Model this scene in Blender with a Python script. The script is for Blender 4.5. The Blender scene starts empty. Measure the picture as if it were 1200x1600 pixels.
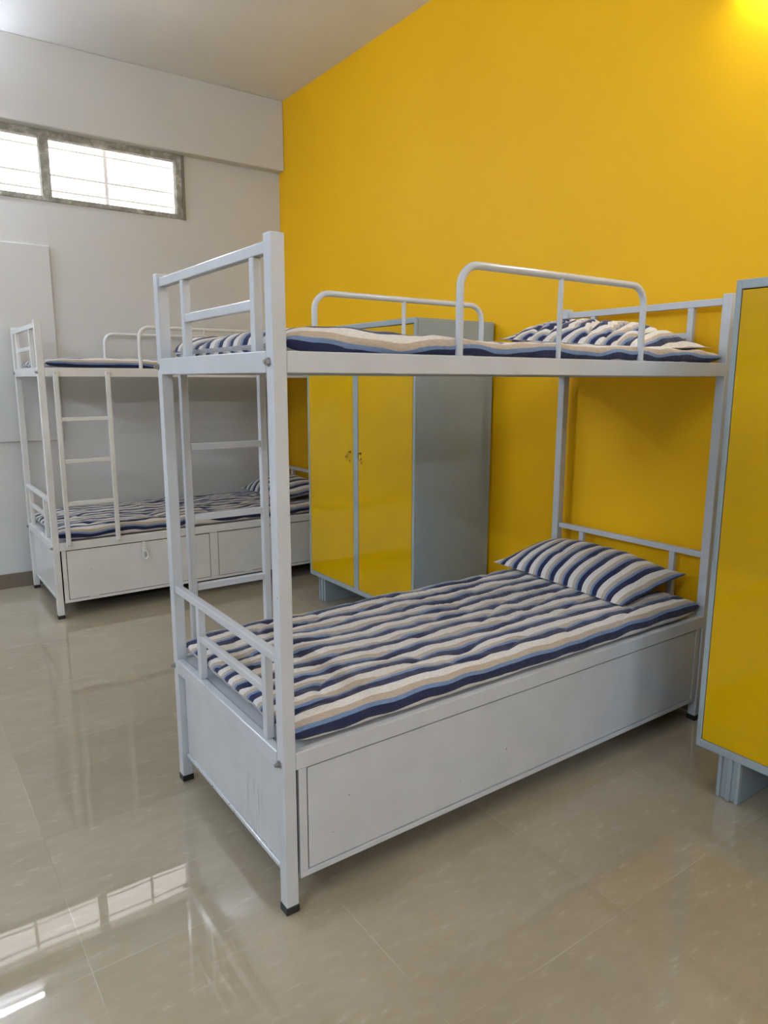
import bpy, bmesh, math, random
from mathutils import Vector, Matrix, noise
C = bpy.context.scene.collection
sc = bpy.context.scene
random.seed(4)

# ------------------------------------------------------------------ camera
CAM = Vector((-0.7844, -1.5672, 1.4699)); YAW, PITCH, ROLL = 0.9538, -0.1840, 0.0023
cam_d = bpy.data.cameras.new('camera'); cam = bpy.data.objects.new('camera', cam_d); C.objects.link(cam)
cam_d.sensor_fit = 'VERTICAL'; cam_d.sensor_height = 36; cam_d.sensor_width = 27
cam_d.lens = 1105.49 / 1600 * 36; cam_d.clip_start = 0.05
f = Vector((math.cos(YAW)*math.cos(PITCH), math.sin(YAW)*math.cos(PITCH), math.sin(PITCH)))
r = Vector((math.sin(YAW), -math.cos(YAW), 0)); u = r.cross(f)
r2 = r*math.cos(ROLL) + u*math.sin(ROLL); u2 = -r*math.sin(ROLL) + u*math.cos(ROLL)
m = Matrix((r2, u2, -f)).transposed().to_4x4(); m.translation = CAM
cam.matrix_world = m
sc.camera = cam

# ------------------------------------------------------------------ exposure, world
sc.view_settings.view_transform = 'Standard'; sc.view_settings.look = 'None'
sc.view_settings.gamma = 1; sc.view_settings.exposure = 0.0
sc.view_settings.use_curve_mapping = False
TUBE_COOL, TUBE_WARM = (0.86, 0.94, 1.08), (0.92, 0.95, 1.0)
TUBE_LEFT = (0.80, 0.92, 1.10)
TUBE_POWER = dict(back=190, right=110, front=290, left=415)
SKY = 4.2
w = bpy.data.worlds.new('overcast_sky'); sc.world = w; w.use_nodes = True
bg = w.node_tree.nodes['Background']; bg.inputs[0].default_value = (1.0, 0.955, 0.94, 1); bg.inputs[1].default_value = SKY
# ------------------------------------------------------------------ materials
def mat(name, col, rough=0.5, spec=0.5, metal=0, coat=0):
    m = bpy.data.materials.new(name); m.use_nodes = True
    b = m.node_tree.nodes['Principled BSDF']
    b.inputs['Base Color'].default_value = (*col, 1); b.inputs['Roughness'].default_value = rough
    b.inputs['Specular IOR Level'].default_value = spec; b.inputs['Metallic'].default_value = metal
    b.inputs['Coat Weight'].default_value = coat; b.inputs['Coat Roughness'].default_value = 0.05
    return m, m.node_tree, b
def N(nt, t, **k):
    n = nt.nodes.new(t)
    for a, v in k.items():
        if a in n.inputs: n.inputs[a].default_value = v
        else: setattr(n, a, v)
    return n
def coords(nt, kind='Object'):
    return nt.nodes.new('ShaderNodeTexCoord').outputs[kind]
def noise_n(nt, vec, scale, detail=3, rough=0.5):
    n = nt.nodes.new('ShaderNodeTexNoise'); n.inputs['Scale'].default_value = scale
    n.inputs['Detail'].default_value = detail; n.inputs['Roughness'].default_value = rough
    nt.links.new(vec, n.inputs['Vector']); return n.outputs['Fac']
def ramp(nt, fac, stops, interp='LINEAR'):
    n = nt.nodes.new('ShaderNodeValToRGB'); n.color_ramp.interpolation = interp
    e = n.color_ramp.elements
    while len(e) < len(stops): e.new(0.5)
    for i, (p, c) in enumerate(stops):
        e[i].position = p; e[i].color = (*c, 1) if len(c) == 3 else c
    nt.links.new(fac, n.inputs[0]); return n.outputs[0]
def mixc(nt, fac, a, b, mode='MIX'):
    n = nt.nodes.new('ShaderNodeMix'); n.data_type = 'RGBA'; n.blend_type = mode
    for i, v in ((0, fac), (6, a), (7, b)):
        if hasattr(v, 'links') or isinstance(v, bpy.types.NodeSocket): nt.links.new(v, n.inputs[i])
        else: n.inputs[i].default_value = v if i == 0 else (*v, 1)
    return n.outputs[2]
def mth(nt, op, a, b=0.0, c=0.0):
    n = nt.nodes.new('ShaderNodeMath'); n.operation = op
    for i, v in enumerate((a, b, c)):
        if isinstance(v, bpy.types.NodeSocket): nt.links.new(v, n.inputs[i])
        else: n.inputs[i].default_value = v
    return n.outputs[0]
def bump(nt, b, h, strength=0.2, dist=0.01):
    n = nt.nodes.new('ShaderNodeBump'); n.inputs['Strength'].default_value = strength; n.inputs['Distance'].default_value = dist
    nt.links.new(h, n.inputs['Height']); nt.links.new(n.outputs[0], b.inputs['Normal'])

def wall_paint(name, c1, c2, rough=0.55, bs=0.12):
    m, nt, b = mat(name, c1, rough, 0.22)
    v = coords(nt)
    nt.links.new(ramp(nt, noise_n(nt, v, 1.6, 4), [(0.3, c1), (0.7, c2)]), b.inputs['Base Color'])
    bump(nt, b, noise_n(nt, v, 26, 5, 0.6), bs, 0.004)
    return m
M = {}
M['white_wall'] = wall_paint('off_white_wall_paint', (0.64, 0.64, 0.625), (0.68, 0.68, 0.665))
M['ceiling'] = wall_paint('white_ceiling_paint', (0.80, 0.80, 0.80), (0.84, 0.84, 0.84))
M['yellow_wall'] = wall_paint('yellow_wall_paint', (0.88, 0.475, 0.002), (0.91, 0.50, 0.003), 0.55)
# polished vitrified floor tiles, 0.64 m, with thin joints
def floor_mat():
    m, nt, b = mat('polished_beige_floor_tile', (0.4, 0.35, 0.27), 0.05, 0.8)
    v = coords(nt); T = 0.64
    sep = nt.nodes.new('ShaderNodeSeparateXYZ'); nt.links.new(v, sep.inputs[0])
    tx = mth(nt, 'DIVIDE', mth(nt, 'SUBTRACT', sep.outputs[0], 0.79), T)
    ty = mth(nt, 'DIVIDE', mth(nt, 'SUBTRACT', sep.outputs[1], -0.527), T)
    def edge(t):
        fr = mth(nt, 'FRACT', t); return mth(nt, 'MINIMUM', fr, mth(nt, 'SUBTRACT', 1.0, fr))
    e = mth(nt, 'MINIMUM', edge(tx), edge(ty))
    joint = mth(nt, 'MULTIPLY', mth(nt, 'LESS_THAN', e, 0.0016), 0.5)
    cell = nt.nodes.new('ShaderNodeCombineXYZ')
    nt.links.new(mth(nt, 'FLOOR', tx), cell.inputs[0]); nt.links.new(mth(nt, 'FLOOR', ty), cell.inputs[1])
    wn = nt.nodes.new('ShaderNodeTexWhiteNoise'); nt.links.new(cell.outputs[0], wn.inputs['Vector'])
    # streaky flecks, rotated a little per tile
    mp = nt.nodes.new('ShaderNodeMapping'); mp.inputs['Scale'].default_value = (9, 30, 1); mp.inputs['Rotation'].default_value = (0, 0, 0.9)
    nt.links.new(v, mp.inputs[0])
    off = nt.nodes.new('ShaderNodeVectorMath'); off.operation = 'ADD'
    nt.links.new(mp.outputs[0], off.inputs[0]); nt.links.new(wn.outputs['Color'], off.inputs[1])
    n1 = noise_n(nt, off.outputs[0], 1.6, 6, 0.62)
    n2 = noise_n(nt, v, 3.2, 4, 0.6)
    c = ramp(nt, n1, [(0.30, (0.345, 0.290, 0.205)), (0.56, (0.385, 0.33, 0.24)), (0.64, (0.42, 0.365, 0.275)), (0.70, (0.52, 0.46, 0.36))])
    c = mixc(nt, 0.5, c, ramp(nt, n2, [(0.3, (0.35, 0.295, 0.205)), (0.7, (0.425, 0.37, 0.285))]))
    g = ramp(nt, wn.outputs['Value'], [(0, (0.90, 0.90, 0.89)), (1, (1.05, 1.05, 1.06))])
    c = mixc(nt, 1.0, c, g, 'MULTIPLY')
    jn = noise_n(nt, v, 2.3, 3)
    c = mixc(nt, joint, c, ramp(nt, jn, [(0.40, (0.27, 0.22, 0.16)), (0.5, (0.40, 0.35, 0.27)), (0.62, (0.62, 0.56, 0.46))]))
    nt.links.new(c, b.inputs['Base Color'])
    rr = ramp(nt, noise_n(nt, v, 5, 4), [(0.35, (0.012,)*3), (0.7, (0.03,)*3)])
    nt.links.new(rr, b.inputs['Roughness'])
    bump(nt, b, noise_n(nt, v, 3.5, 1), 0.03, 0.01)
    return m
M['floor'] = floor_mat()
M['skirting'] = wall_paint('brown_skirting_tile', (0.175, 0.145, 0.105), (0.205, 0.17, 0.125), 0.12, 0.02)
def paint(name, c, chip=True, rust=None):
    m, nt, b = mat(name, c, 0.17, 0.5)
    v = coords(nt)
    base = ramp(nt, noise_n(nt, v, 7, 4), [(0.3, tuple(x*0.95 for x in c)), (0.7, tuple(min(1, x*1.03) for x in c))])
    if chip:
        n = noise_n(nt, v, 55, 4, 0.7); n2 = noise_n(nt, v, 4, 2)
        k = mth(nt, 'MULTIPLY', mth(nt, 'GREATER_THAN', n, 0.71), mth(nt, 'GREATER_THAN', n2, 0.5))
        base = mixc(nt, k, base, (0.16, 0.14, 0.12))
    if rust:
        sep = nt.nodes.new('ShaderNodeSeparateXYZ'); nt.links.new(v, sep.inputs[0])
        yy = mth(nt, 'ABSOLUTE', mth(nt, 'SUBTRACT', sep.outputs[1], rust[0]))
        band = mth(nt, 'SUBTRACT', 1.0, mth(nt, 'DIVIDE', yy, rust[1])); band = mth(nt, 'MAXIMUM', band, 0.0)
        mp = nt.nodes.new('ShaderNodeMapping'); mp.inputs['Scale'].default_value = (1, 160, 7); nt.links.new(v, mp.inputs[0])
        st = noise_n(nt, mp.outputs[0], 1.0, 4, 0.6)
        top = mth(nt, 'LESS_THAN', sep.outputs[2], 0.30)
        k = mth(nt, 'MULTIPLY', mth(nt, 'MULTIPLY', band, top), mth(nt, 'GREATER_THAN', st, 0.56))
        base = mixc(nt, mth(nt, 'MULTIPLY', k, 0.5), base, (0.30, 0.27, 0.16))
        low = mth(nt, 'LESS_THAN', sep.outputs[2], 0.118)
        chipn = mth(nt, 'GREATER_THAN', noise_n(nt, v, 45, 4, 0.7), 0.62)
        base = mixc(nt, mth(nt, 'MULTIPLY', low, chipn), base, (0.22, 0.19, 0.15))
    nt.links.new(base, b.inputs['Base Color'])
    bump(nt, b, noise_n(nt, v, 40, 3), 0.05, 0.003)
    return m
M['paint_cool'] = paint('cool_white_enamel_paint', (0.58, 0.612, 0.652))
M['paint_panel'] = paint('white_enamel_sheet_with_rust_runs', (0.60, 0.625, 0.65), True, (0.26, 0.13))
M['paint_warm'] = paint('warm_white_enamel_paint', (0.74, 0.745, 0.735))
M['rubber'] = mat('black_rubber', (0.012, 0.012, 0.013), 0.5)[0]
M['steel'] = mat('dull_zinc_steel', (0.38, 0.38, 0.37), 0.35, 0.5, 0.9)[0]
M['gap_shade'] = mat('gap_shade_black', (0.006, 0.006, 0.006), 0.9, 0.1)[0]  # near-black colour standing in for the shade inside panel and door gaps
M['grey_metal'] = paint('blue_grey_wardrobe_enamel', (0.315, 0.375, 0.40), False)
m_, nt_, b_ = mat('glossy_yellow_wardrobe_door', (0.60, 0.355, 0.001), 0.08, 0.3)
bump(nt_, b_, noise_n(nt_, coords(nt_), 2.4, 2), 0.10, 0.02); M['yellow_door'] = m_
M['brass'] = mat('dark_brass', (0.30, 0.19, 0.08), 0.3, 0.5, 0.9)[0]
def weathered():
    m, nt, b = mat('weathered_grey_window_frame', (0.22, 0.21, 0.17), 0.7)
    v = coords(nt)
    nt.links.new(ramp(nt, noise_n(nt, v, 14, 6, 0.7), [(0.32, (0.20, 0.19, 0.155)), (0.52, (0.36, 0.35, 0.30)), (0.66, (0.62, 0.60, 0.55))]), b.inputs['Base Color'])
    bump(nt, b, noise_n(nt, v, 30, 5, 0.7), 0.5, 0.01); return m
M['frame'] = weathered()
M['alu'] = mat('aluminium_track', (0.30, 0.31, 0.32), 0.35, 0.5, 0.7)[0]
M['grille'] = mat('white_painted_grille', (0.86, 0.84, 0.83), 0.5)[0]
def glass():
    m = bpy.data.materials.new('clear_window_glass'); m.use_nodes = True; nt = m.node_tree; nt.nodes.clear()
    o = nt.nodes.new('ShaderNodeOutputMaterial'); t = nt.nodes.new('ShaderNodeBsdfTransparent'); t.inputs[0].default_value = (0.97, 0.97, 0.97, 1)
    g = nt.nodes.new('ShaderNodeBsdfGlossy'); g.inputs['Roughness'].default_value = 0.02
    fr = nt.nodes.new('ShaderNodeFresnel'); mx = nt.nodes.new('ShaderNodeMixShader')
    nt.links.new(fr.outputs[0], mx.inputs[0]); nt.links.new(t.outputs[0], mx.inputs[1]); nt.links.new(g.outputs[0], mx.inputs[2]); nt.links.new(mx.outputs[0], o.inputs[0])
    return m
M['glass'] = glass()
def emis(name, col, s):
    m, nt, b = mat(name, (0.8, 0.8, 0.8), 0.4)
    b.inputs['Emission Color'].default_value = (*col, 1); b.inputs['Emission Strength'].default_value = s
    return m
def fabric():
    m, nt, b = mat('striped_cotton_fabric', (0.5, 0.5, 0.5), 0.9, 0.15)
    uv = nt.nodes.new('ShaderNodeUVMap'); uv.uv_map = 'stripes'
    sep = nt.nodes.new('ShaderNodeSeparateXYZ'); nt.links.new(uv.outputs[0], sep.inputs[0])
    fr = mth(nt, 'FRACT', sep.outputs[1])
    navy, blue, tan, white = (0.018, 0.024, 0.072), (0.17, 0.255, 0.43), (0.50, 0.42, 0.335), (0.76, 0.73, 0.69)
    c = ramp(nt, fr, [(0, navy), (0.30, blue), (0.44, tan), (0.66, white), (0.99, navy)], 'CONSTANT')
    v = coords(nt)
    mp = nt.nodes.new('ShaderNodeMapping'); mp.inputs['Scale'].default_value = (60, 420, 420); nt.links.new(v, mp.inputs[0])
    wv = noise_n(nt, mp.outputs[0], 1.0, 3, 0.7)
    c = mixc(nt, 1.0, c, ramp(nt, wv, [(0.3, (0.80,)*3), (0.7, (1.12,)*3)]), 'MULTIPLY')
    nt.links.new(c, b.inputs['Base Color'])
    bump(nt, b, noise_n(nt, v, 22, 5, 0.55), 0.55, 0.012)
    b.inputs['Sheen Weight'].default_value = 0.2
    return m
M['fabric'] = fabric()

# ------------------------------------------------------------------ mesh helpers
def obj(name, bm, m, parent=None, smooth=False):
    me = bpy.data.meshes.new(name); bmesh.ops.recalc_face_normals(bm, faces=bm.faces[:]); bm.to_mesh(me); bm.free()
    if smooth:
        for p in me.polygons: p.use_smooth = True
    o = bpy.data.objects.new(name, me); me.materials.append(m); C.objects.link(o)
    if parent: o.parent = parent
    return o
def bx(bm, lo, hi, bev=0.0, seg=2):
    g = bmesh.ops.create_cube(bm, size=1.0); vs = g['verts']
    c = [(a+b)/2 for a, b in zip(lo, hi)]; s = [abs(b-a) for a, b in zip(lo, hi)]
    for v in vs: v.co = Vector((c[0]+v.co.x*s[0], c[1]+v.co.y*s[1], c[2]+v.co.z*s[2]))
    if bev:
        es = list({e for v in vs for e in v.link_edges})
        bmesh.ops.bevel(bm, geom=es, offset=min(bev, min(s)*0.45), segments=seg, affect='EDGES', profile=0.5)
    return bm
def box(name, lo, hi, m, parent=None, bev=0.0):
    bm = bmesh.new(); bx(bm, lo, hi, bev); return obj(name, bm, m, parent)
def tube(bm, pts, r, seg=14):
    pts = [Vector(p) for p in pts]; rings = []
    up = Vector((0, 0, 1)); prev = None
    for i, p in enumerate(pts):
        t = (pts[min(i+1, len(pts)-1)] - pts[max(i-1, 0)]).normalized()
        if prev is None:
            a = t.cross(Vector((0, 1, 0)) if abs(t.y) < 0.9 else up).normalized()
        else: a = (prev - t*prev.dot(t)).normalized()
        prev = a; bb = t.cross(a)
        rings.append([bm.verts.new(p + a*math.cos(2*math.pi*k/seg)*r + bb*math.sin(2*math.pi*k/seg)*r) for k in range(seg)])
    for A, B in zip(rings, rings[1:]):
        for k in range(seg): bm.faces.new((A[k], A[(k+1) % seg], B[(k+1) % seg], B[k]))
    bm.faces.new(rings[0]); bm.faces.new(rings[-1]); return bm
def smooth_by_angle(o, ang=0.6):
    me = o.data
    for p in me.polygons: p.use_smooth = True
    bm = bmesh.new(); bm.from_mesh(me)
    for e in bm.edges:
        if len(e.link_faces) == 2 and e.calc_face_angle(0) > ang: e.smooth = False
    bm.to_mesh(me); bm.free()
def thing(name, label, cat, loc=(0, 0, 0), group=None):
    o = bpy.data.objects.new(name, None); C.objects.link(o); o.location = loc; o.empty_display_size = 0.1
    o['label'] = label; o['category'] = cat
    if group: o['group'] = group
    return o
def tag(o, label, cat, group=None):
    o['label'] = label; o['category'] = cat
    if group: o['group'] = group
    return o
def struct(o): o['kind'] = 'structure'; return o

# ------------------------------------------------------------------ room shell
XL, XR, YF, YB, H = -4.05, 2.085, -5.15, 3.97, 3.64
struct(box('floor', (XL-0.1, YF-0.1, -0.1), (XR+0.1, YB+0.25, 0), M['floor']))
struct(box('ceiling', (XL-0.1, YF-0.1, H), (XR+0.1, YB+0.25, H+0.1), M['ceiling']))
struct(box('wall_right', (XR, YF, 0), (XR+0.1, YB, H), M['yellow_wall']))
struct(box('wall_front', (XL, YF-0.1, 0), (XR, YF, H), M['white_wall']))
struct(box('wall_left', (XL-0.1, YF, 0), (XL, YB, H), M['white_wall']))
# back wall with high ventilator window
WX0, WX1, WZ0, WZ1 = -1.56, 1.265, 2.668, 3.128
bm = bmesh.new()
bx(bm, (XL, YB, 0), (XR, YB+0.2, WZ0)); bx(bm, (XL, YB, WZ1), (XR, YB+0.2, H))
bx(bm, (XL, YB, WZ0), (WX0, YB+0.2, WZ1)); bx(bm, (WX1, YB, WZ0), (XR, YB+0.2, WZ1))
struct(obj('wall_back', bm, M['white_wall']))
struct(box('trim_1', (XL, YB-0.095, 3.122), (XR-0.002, YB+0.001, H), M['white_wall'], None, 0.006))
struct(box('baseboard_back', (XL, YB-0.012, 0), (XR, YB, 0.105), M['skirting'], None, 0.002))
struct(box('baseboard_right', (XR-0.012, YF, 0), (XR, YB-0.013, 0.105), M['skirting'], None, 0.002))
# ventilator window: frame, mullions, panes, outer grille
t = thing('window_1', 'x', 'window'); struct(t); del t['label'], t['category']
fw = 0.045
bm = bmesh.new()
y0, y1 = YB-0.008, YB+0.06
bx(bm, (WX0, y0, WZ0), (WX1, y1, WZ0+fw*0.75), 0.004); bx(bm, (WX0, y0, WZ1-fw*1.1), (WX1, y1, WZ1), 0.004)
bx(bm, (WX0, y0, WZ0+fw*.7), (WX0+fw, y1, WZ1-fw), 0.004); bx(bm, (WX1-fw, y0, WZ0+fw*.7), (WX1, y1, WZ1-fw), 0.004)
MUL = (-0.63, 0.315)
for x in MUL: bx(bm, (x-0.03, y0+0.003, WZ0+fw*.7), (x+0.03, y1, WZ1-fw), 0.003)
obj('window_frame', bm, M['frame'], t)
bm = bmesh.new(); bx(bm, (WX1+0.001, YB-0.014, WZ0-0.004), (WX1+0.009, YB+0.04, WZ1)); bx(bm, (WX1+0.013, YB-0.014, WZ0-0.004), (WX1+0.018, YB+0.04, WZ1))
obj('window_track', bm, M['alu'], t)
xs = [WX0+fw, MUL[0]-0.03, MUL[0]+0.03, MUL[1]-0.03, MUL[1]+0.03, WX1-fw]
for i in range(3):
    box('pane', (xs[2*i], YB+0.03, WZ0+fw*.75), (xs[2*i+1], YB+0.034, WZ1-fw*1.1), M['glass'], t)
bm = bmesh.new()
for z in (2.71, 2.785, 2.890, 3.07): bx(bm, (WX0-.02, YB+0.205, z), (WX1+.02, YB+0.213, z+0.012))
for x in (-1.2, -0.17, 0.77): bx(bm, (x-0.012, YB+0.213, WZ0-.02), (x+0.012, YB+0.221, WZ1+.02))
obj('window_grille', bm, M['grille'], t)

# board on the white wall
o = box('wall_board', (-1.1, YB-0.016, 1.042), (0.295, YB, 2.375), M['white_wall'], None, 0.003)
tag(o, 'large blank off-white board fixed flat on the white wall behind the far bunk bed', 'board')

# tube lights
def tube_light(label, loc, axis, out, L, power, col):
    """axis: unit vector along the tube; out: unit vector away from the wall; loc: tube centre on the wall"""
    t = thing('tube_light', label, 'tube light', loc, 'wall mounted tube lights')
    a = Vector(axis); o_ = Vector(out); z = Vector((0, 0, 1))
    def ob(bm_, a0, a1, o0, o1, z0, z1, bev=0.002):
        p = a*a0 + o_*o0 + z*z0; q = a*a1 + o_*o1 + z*z1
        bx(bm_, [min(i, j) for i, j in zip(p, q)], [max(i, j) for i, j in zip(p, q)], bev)
    b1 = bmesh.new(); ob(b1, -L/2, L/2, 0.0, 0.03, -0.005, 0.045); obj('batten', b1, M['grille'], t)
    for s in (-1, 1):
        b2 = bmesh.new(); ob(b2, s*(L/2-0.03), s*L/2, 0.0, 0.075, -0.02, 0.03, 0.004); obj('end_holder', b2, M['grille'], t)
    b3 = bmesh.new(); tube(b3, [a*(-L/2+0.031)+o_*0.055, a*(L/2-0.031)+o_*0.055], 0.013, 10)
    obj('tube', b3, emis('tube_glow', col, power), t, True)
    return t
tube_light('lit white tube light on the beam high above the far bunk bed', (-0.78, YB-0.096, 3.235), (1, 0, 0), (0, -1, 0), 1.22, TUBE_POWER['back'], TUBE_COOL)
tube_light('lit white tube light high on the yellow wall above the right wardrobe', (XR-0.001, -0.51, 2.985), (0, 1, 0), (-1, 0, 0), 1.22, TUBE_POWER['right'], TUBE_WARM)
for x, side in ((-2.2, 'farther from'), (0.9, 'nearer to')):
    tube_light('lit tube light high on the wall behind the camera, %s the yellow wall' % side, (x, YF+0.001, 3.15), (1, 0, 0), (0, 1, 0), 1.22, TUBE_POWER['front'], TUBE_COOL)
for y, side in ((2.4, 'nearer to'), (-1.6, 'farther from')):
    tube_light('lit tube light high on the wall facing the yellow wall, %s the window' % side, (XL+0.001, y, 3.2), (0, 1, 0), (1, 0, 0), 1.22, TUBE_POWER['left'], TUBE_LEFT)

# ------------------------------------------------------------------ bunk bed
BL, BW, BH, S = 2.042, 0.86, 1.811, 0.0383
ZRT, ZRB, ZLT, ZLB, ZBB = 1.540, 1.487, 0.481, 0.430, 0.095
def make_bed(loc, mirror, label, pm, panel_m, ladder_side_doors=True):
    """local: x along the bed (foot 0, head BL), y 0 = plain side, y BW = ladder side; mirror swaps the sides"""
    root = thing('bunk_bed', label, 'bunk bed', loc, 'white metal bunk beds')
    Y = (lambda y: BW-y) if mirror else (lambda y: y)
    def b(name, lo, hi, par=root, m_=pm, bev=0.0025):
        ya, yb = Y(lo[1]), Y(hi[1])
        return box(name, (lo[0], min(ya, yb), lo[2]), (hi[0], max(ya, yb), hi[2]), m_, par, bev)
    def bb(bm_, lo, hi, bev=0.0025):
        ya, yb = Y(lo[1]), Y(hi[1]); bx(bm_, (lo[0], min(ya, yb), lo[2]), (hi[0], max(ya, yb), hi[2]), bev)
    for px, py in ((0, 0), (0, BW-S), (BL-S, 0), (BL-S, BW-S)):
        p = b('post', (px, py, 0.022), (px+S, py+S, BH), bev=0.003)
        b('foot_cap', (px-0.0015, py-0.0015, 0), (px+S+0.0015, py+S+0.0015, 0.022), p, M['rubber'], 0.002)
        sx = -1 if px == 0 else 1; fx = px if px == 0 else px+S
        for z in (1.513, 0.452):
            bm_ = bmesh.new(); yy = Y(py+S*(0.55 if py == 0 else 0.75)); 
            tube(bm_, [(fx, yy, z), (fx+sx*0.003, yy, z)], 0.011, 14)
            tube(bm_, [(fx+sx*0.003, yy, z), (fx+sx*0.010, yy, z)], 0.0085, 6)
            tube(bm_, [(fx+sx*0.010, yy, z), (fx+sx*0.015, yy, z)], 0.005, 10)
            obj('bolt', bm_, M['steel'], p)
    # side rails and end rails, upper and lower
    for zt, zb in ((ZRT, ZRB), (ZLT, ZLB)):
        for y in (0, BW-0.026):
            b('side_rail', (S, y, zb), (BL-S, y+0.026, zt))
        for x in (0.0, BL-0.026):
            b('end_rail', (x-0.001 if x == 0 else x, S, zb), (x+0.026, BW-S, zt))
    b('deck', (0.027, 0.027, ZRB+0.018), (BL-0.027, BW-0.027, ZRT-0.006))
    b('deck', (0.027, 0.027, ZLB+0.018), (BL-0.027, BW-0.027, ZLT-0.006))
    # end frames: top bar, mid bar, uprights
    for x in (0.006, BL-0.006-0.025):
        head = x > 1
        u0, u1 = (0.165, 0.665) if head else (0.110, 0.605)
        b('top_bar', (x, S, 1.768), (x+0.026, BW-S, 1.796))
        b('mid_bar', (x+0.002, u0+0.024, 1.643), (x+0.024, u1, 1.668))
        for yy in (u0, u1): b('upright', (x+0.001, yy, ZRT), (x+0.025, yy+0.026, 1.768))
        b('low_top_bar', (x, S, 0.730), (x+0.025, BW-S, 0.755)).name = 'head_bar' if head else 'foot_bar'
        b('mid_bar', (x+0.002, u0+0.024, 0.612), (x+0.023, u1, 0.635))
        for yy in (u0, u1): b('upright', (x+0.001, yy, ZLT), (x+0.025, yy+0.026, 0.730))
    # guard rails: bent tubes on both sides
    for y in (0.015, BW-0.015):
        bm_ = bmesh.new(); R = 0.065; z0, z1 = ZRT, 1.795; xa, xb = 0.602, 1.458
        pts = [(xa, Y(y), z0), (xa, Y(y), z1-R)]
        pts += [(xa+R-R*math.cos(t), Y(y), z1-R+R*math.sin(t)) for t in [math.pi/2*k/8 for k in range(1, 9)]]
        pts += [(xb-R+R*math.sin(t), Y(y), z1-R+R*math.cos(t)) for t in [math.pi/2*k/8 for k in range(0, 9)]]
        pts += [(xb, Y(y), z0)]
        tube(bm_, pts, 0.0115, 16)
        g = obj('guard_rail', bm_, pm, root, True); smooth_by_angle(g, 1.0)
        bm_ = bmesh.new(); tube(bm_, [(1.025, Y(y), z0), (1.025, Y(y), z1-0.006)], 0.0085, 12)
        smooth_by_angle(obj('guard_upright', bm_, pm, g, True), 1.0)
    # storage box under the lower bunk
    bm_ = bmesh.new(); bb(bm_, (0.05, 0.018, ZBB+0.004), (BL-0.05, BW-0.018, ZLB), 0)
    obj('storage_box', bm_, M['gap_shade'], root)  # solid core coloured black so the panel gaps read as shaded
    # plain long side: one sheet in a frame
    def side(y0, y1, openings, nm):
        fr = bmesh.new(); xa, xb = 0.047, BL-0.047; z0, z1 = ZBB, ZLB-0.0015
        bb(fr, (xa, y0, z0), (xb, y1, z0+0.017), 0.001)
        e = [xa] + [q for o_ in openings for q in o_] + [xb]
        for i in range(0, len(e), 2): bb(fr, (e[i], y0, z0+0.017), (e[i+1], y1, z1), 0.001)
        obj('box_frame', fr, pm, root)
        ds = []
        for a_, c_ in openings:
            ya, yb = sorted((y0, y1)); 
            ds.append(b(nm, (a_+0.004, ya+0.002, z0+0.021), (c_-0.004, yb-0.002, z1-0.0045), m_=pm, bev=0.001))
        return ds
    side(0.004, 0.016, [(0.072, BL-0.075)], 'side_sheet')
    ds = side(BW-0.016, BW-0.004, [(0.072, 1.003), (1.060, BL-0.075)], 'door')
    for d in ds:
        cx = 0.548 if d is ds[0] else 1.51
        yo = BW-0.005
        bm_ = bmesh.new()
        bb(bm_, (cx-0.014, BW-0.001, 0.438), (cx+0.014, BW+0.003, 0.462), 0.0005)
        bb(bm_, (cx-0.012, BW-0.004, 0.392), (cx+0.012, BW+0.003, 0.428), 0.0005)
        bb(bm_, (cx-0.016, BW-0.003, 0.362), (cx+0.014, BW+0.018, 0.392), 0.002)
        loop = [(cx+0.004+0.015*math.sin(t), Y(BW+0.022+0.004*math.sin(t)), 0.342+0.026*math.cos(t)) for t in [2*math.pi*k/20 for k in range(21)]]
        tube(bm_, loop, 0.0065, 8)
        obj('latch', bm_, pm, d)
        bm_ = bmesh.new()
        for hx in ((d is ds[0] and (0.22,) or (1.28,))[0],): 
            tube(bm_, [(hx-0.03, Y(BW-0.001), ZBB+0.02), (hx+0.03, Y(BW-0.001), ZBB+0.02)], 0.005, 8)
        obj('hinge', bm_, pm, d)
    # end sheets
    for x0, x1 in ((0.024, 0.032), (BL-0.032, BL-0.024)):
        es = b('end_sheet', (x0, S+0.001, ZBB+0.018), (x1, BW-S-0.001, ZLB), m_=panel_m, bev=0.001)
        b('sheet_flange', (x0-0.006, S+0.001, ZBB), (x1+0.006, BW-S-0.001, ZBB+0.016), es, m_=panel_m, bev=0.003)
    # ladder on the ladder side
    lad = bmesh.new()
    lx = (0.078, 0.374); lw = 0.026; y0, y1 = BW+0.001, BW+0.027
    L_ = b('ladder', (lx[0], y0, 0.455), (lx[0]+lw, y1, 1.520), bev=0.003); L_.name = 'ladder'
    lad.free()
    b('ladder_rail', (lx[1], y0, 0.455), (lx[1]+lw, y1, 1.520), L_, bev=0.003)
    for z in (0.722, 0.982, 1.236): b('rung', (lx[0]+lw, y0+0.001, z-0.012), (lx[1], y1-0.001, z+0.012), L_, bev=0.003)
    for x in (lx[0], lx[1]):
        for dx, z, rr in ((0.006, 0.464, 0.0035), (0.018, 0.464, 0.0035), (0.012, 1.508, 0.004)):
            bm_ = bmesh.new(); tube(bm_, [(x+dx, Y(y1), z), (x+dx, Y(y1+0.003), z)], rr, 8)
            obj('screw', bm_, M['steel'], L_)
    return root
make_bed((0, 0, 0), False, 'near bunk bed with cool white metal frame, standing in the centre before the yellow wall', M['paint_cool'], M['paint_panel'])
make_bed((0, 3.035, 0), True, 'far bunk bed with off-white metal frame along the white wall, ladder on its front', M['paint_warm'], M['paint_warm'])

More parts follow.
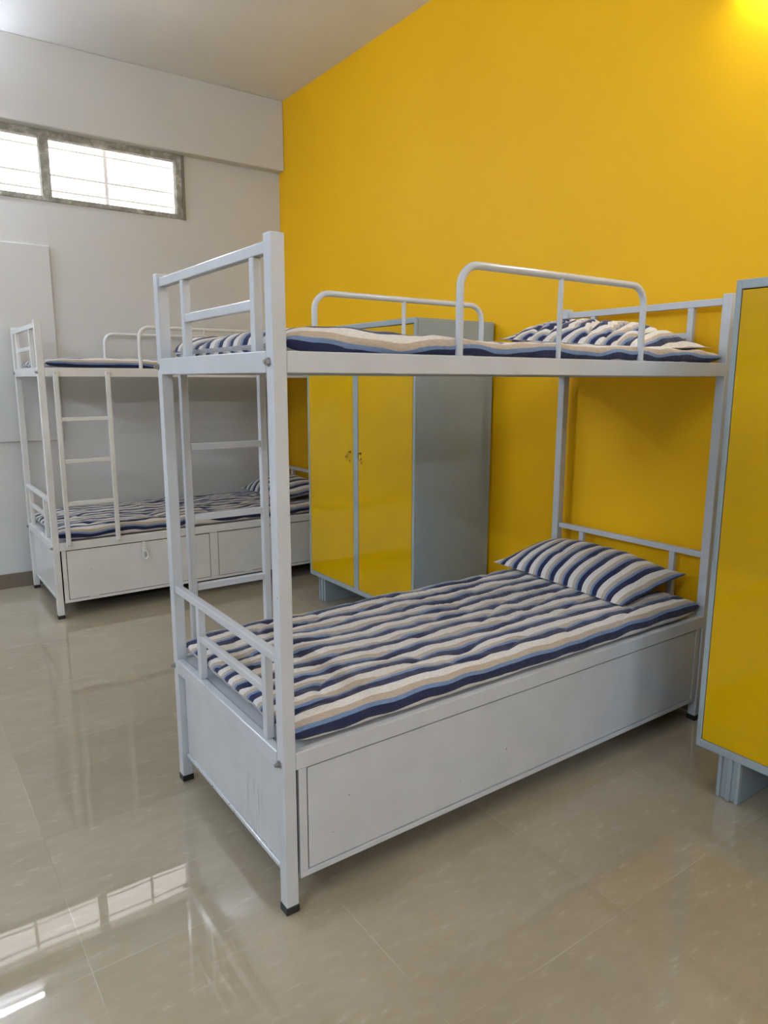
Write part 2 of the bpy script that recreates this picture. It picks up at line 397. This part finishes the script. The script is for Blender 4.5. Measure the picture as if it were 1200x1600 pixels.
# ------------------------------------------------------------------ bedding
def nz(x, y, z): return noise.noise(Vector((x, y, z)))
def cushion(name, sx, sy, T, nx, ny, pw, root, period, phase, seed, amp, wav, loc, rot=(0, 0, 0), pinch=0.0, tfun=None, bottom=0.5, skew=None, fine=1.0, flange=0.0, crease=0.0):
    """closed stuffed shape; a,b in -1..1; stripes run along x; uv 'stripes'.y counts stripe repeats"""
    bm = bmesh.new(); uvl = bm.loops.layers.uv.new('stripes')
    def P(a, b, top):
        aa, b_ = min(1, abs(a)/(1-flange)), min(1, abs(b)/(1-flange*0.6))
        h = (max(0.0, 1-aa**pw[0])**pw[1]) * (max(0.0, 1-b_**pw[0])**pw[1])
        if flange: h = max(h, 0.02)
        x = a*sx/2; y = b*sy/2
        if pinch: x *= 1-pinch*(1-b*b)*abs(a)**2; y *= 1-pinch*(1-a*a)*abs(b)**2
        Tt = T*(tfun(a, b) if tfun else 1)
        n = nz(x*4.2+seed, y*5.5, seed)*1.0 + nz(x*11+seed, y*13, seed+5)*0.5*fine + nz(x*23, y*30+seed, seed+9)*0.22*fine
        n -= crease*max(0, 1-abs(nz(x*2.6+y*1.5+seed, y*9-x*1.2, seed+20))*3.2)**3
        ed = min(1, h*1.6)
        if top: z = Tt*(1-bottom)*h + amp*n*ed
        else: z = -Tt*bottom*h
        e = (1-abs(a)**3)
        x += 0.007*nz(y*9, seed, 1)*abs(a)**4; y += 0.006*nz(x*8, seed, 7)*abs(b)**4
        if skew: x, y, z = skew(a, b, x, y, z)
        return Vector((x, y, z))
    As = [math.sin(math.pi/2*(2*i/nx-1)) for i in range(nx+1)]; Bs = [math.sin(math.pi/2*(2*j/ny-1)) for j in range(ny+1)]
    # ease the sampling between even and edge-dense
    As = [0.6*a+0.4*(2*i/nx-1) for i, a in enumerate(As)]; Bs = [0.5*b+0.5*(2*j/ny-1) for j, b in enumerate(Bs)]
    tv, uvv = {}, {}
    for i, a in enumerate(As):
        row = [P(a, b, True) for b in Bs]; arc = [0]
        for p, q in zip(row, row[1:]): arc.append(arc[-1]+math.hypot(q.y-p.y, q.z-p.z))
        mid = 0
        for j, p in enumerate(row):
            v = bm.verts.new(p); tv[i, j] = v
            uvv[v] = (p.x, (arc[j]-mid)/period + phase + wav*(nz(p.x*3+seed, p.y*2.5, 3)+0.55*nz(p.x*9, p.y*6, seed+4)))
    bv = {}
    for i, a in enumerate(As):
        for j, b in enumerate(Bs):
            if i in (0, nx) or j in (0, ny): bv[i, j] = tv[i, j]
            else:
                v = bm.verts.new(P(a, b, False)); bv[i, j] = v
                uu = uvv[tv[i, j]]; ve = uvv[tv[i, 0 if b < 0 else ny]][1]; uvv[v] = (uu[0], 2*ve-uu[1])
    for i in range(nx):
        for j in range(ny):
            for d, rev in ((tv, False), (bv, True)):
                q = [d[i, j], d[i+1, j], d[i+1, j+1], d[i, j+1]]
                if rev: q.reverse()
                if len(set(q)) == 4:
                    try: fc = bm.faces.new(q)
                    except ValueError: continue
                    for l in fc.loops: l[uvl].uv = uvv[l.vert]
    o = obj(name, bm, M['fabric'], root, True)
    if root is None: o.location = loc; o.rotation_euler = rot
    return o
P_ = 0.088
def place(o, label, cat, group): tag(o, label, cat, group)
GM, GP = 'striped thin mattresses', 'striped pillows'
# lower near
def mfold(a, b, x, y, z): return x, y, z
o = cushion('mattress', 1.955, 0.83, 0.090, 300, 150, (22, 0.5), None, 0.090, 0.17, 3.1, 0.010, 0.15, (1.012, 0.428, 0.523), crease=0.9)
place(o, 'striped mattress on the lower bunk of the near bunk bed, under the tilted pillow', 'mattress', GM)
o = cushion('mattress', 1.945, 0.825, 0.062, 220, 90, (20, 0.5), None, 0.090, 0.36, 8.3, 0.012, 0.30, (1.02, 0.428, 1.563), tfun=lambda a, b: 1.0+0.55*max(0, -a-0.55)/0.45, crease=0.8)
place(o, 'rumpled striped mattress on the upper bunk of the near bunk bed', 'mattress', GM)
o = cushion('mattress', 1.955, 0.83, 0.088, 200, 90, (20, 0.5), None, 0.082, 0.25, 13.7, 0.012, 0.35, (1.012, 3.035+0.432, 0.522), crease=0.9)
place(o, 'striped mattress on the lower bunk of the far bunk bed', 'mattress', GM)
o = cushion('mattress', 1.945, 0.825, 0.070, 130, 60, (16, 0.5), None, 0.090, 0.38, 21.4, 0.008, 0.15, (1.02, 3.035+0.43, 1.568))
place(o, 'striped mattress on the upper bunk of the far bunk bed', 'mattress', GM)
# pillows
o = cushion('pillow', 0.41, 0.79, 0.145, 80, 130, (2.3, 0.62), None, 0.082, 0.2, 31.0, 0.006, 0.15, (1.822, 0.50, 0.612), (math.radians(1), math.radians(-11), math.radians(-3)), 0.04, bottom=0.32, flange=0.045, crease=1.0)
place(o, 'plump striped pillow leaning on the lower headboard of the near bunk bed', 'pillow', GP)
o = cushion('pillow', 0.43, 0.77, 0.135, 80, 120, (2.4, 0.6), None, 0.082, 0.6, 41.0, 0.016, 0.35, (1.755, 0.43, 1.628), (math.radians(5), math.radians(-2), math.radians(3)), 0.03, bottom=0.30, flange=0.05, crease=1.6, tfun=lambda a, b: 1.0+0.2*b)
place(o, 'crumpled striped pillow on the upper bunk of the near bunk bed', 'pillow', GP)
o = cushion('pillow', 0.42, 0.74, 0.16, 50, 80, (2.8, 0.7), None, 0.082, 0.1, 51.0, 0.006, 0.2, (1.80, 3.035+0.44, 0.622), (0, math.radians(-8), 0), 0.05, bottom=0.38, flange=0.05)
place(o, 'striped pillow on the lower bunk of the far bunk bed, beside the yellow wall', 'pillow', GP)

# ------------------------------------------------------------------ wardrobes
def wardrobe(y_near, label):
    """front at x=1.515 facing -x; spans y_near .. y_near+1.15"""
    X0, X1, Z0, Z1, Wd = 1.515, XR-0.014, 0.170, 1.790, 1.15
    root = thing('wardrobe', label, 'wardrobe', (X0, y_near, 0), 'yellow two-door wardrobes')
    D = X1-X0; st, ce, bo, to = 0.020, 0.052, 0.030, 0.030
    bm = bmesh.new(); bx(bm, (0.012, 0, Z0), (D, Wd, Z1), 0.010, 3)
    obj('cabinet', bm, M['grey_metal'], root)
    # face frame
    bm = bmesh.new()
    bx(bm, (0, 0, Z0), (0.016, st, Z1), 0.004); bx(bm, (0, Wd-st, Z0), (0.016, Wd, Z1), 0.004)
    bx(bm, (0, st-0.004, Z0), (0.016, Wd-st+0.004, Z0+bo), 0.004); bx(bm, (0, st-0.004, Z1-to), (0.016, Wd-st+0.004, Z1), 0.004)
    bx(bm, (0, Wd/2-ce/2, Z0+bo-0.004), (0.016, Wd/2+ce/2, Z1-to+0.004), 0.002)
    bx(bm, (0.0105, 0.01, Z0+0.01), (0.013, Wd-0.01, Z1-0.01), 0)
    obj('face_frame', bm, M['grey_metal'], root)
    box('gap_shade_sheet', (0.0095, st, Z0+bo), (0.0105, Wd-st, Z1-to), M['gap_shade'], root).name = 'door_gap_shade'  # thin black sheet paints the shade in the gaps around the doors
    for k, (a, b) in enumerate(((st, Wd/2-ce/2), (Wd/2+ce/2, Wd-st))):
        d = box('door', (0.001, a+0.003, Z0+bo+0.003), (0.009, b-0.003, Z1-to-0.003), M['yellow_door'], root, 0.0015)
        hy = (b-0.03) if k == 0 else (a+0.03)
        bm = bmesh.new(); s = 1 if k == 0 else -1
        tube(bm, [(0.001, hy, 1.045), (-0.006, hy, 1.045)], 0.007, 10)
        pts = [(-0.006, hy, 1.045), (-0.014, hy, 1.045), (-0.020, hy-s*0.002, 1.034), (-0.020, hy-s*0.004, 1.014), (-0.018, hy-s*0.018, 1.008), (-0.017, hy-s*0.028, 1.012), (-0.016, hy-s*0.026, 1.022)]
        tube(bm, pts, 0.0030, 8)
        obj('handle', bm, M['brass'], d)
        box('lock', (-0.003, hy-s*0.012, 0.985), (0.001, hy-s*0.004, 0.995), M['brass'], d, 0.001)
    for y0 in (0.075, Wd-0.075-0.085):
        bm = bmesh.new(); bx(bm, (0.030, y0, 0.0), (D-0.03, y0+0.085, Z0), 0.004)
        for q in (0.0, 0.030, 0.037, 0.067): 
            bx(bm, (0.020, y0+q, 0.0), (0.034, y0+q+0.014 if q in (0.0, 0.067) else y0+q+0.011, Z0), 0.004)
        obj('foot', bm, M['grey_metal'], root)
    return root
wardrobe(1.395, 'wardrobe with two glossy yellow doors and grey sides, between the two bunk beds')
wardrobe(-0.285-1.15, 'grey-framed wardrobe with glossy yellow door at the right edge of the photo, foot visible')
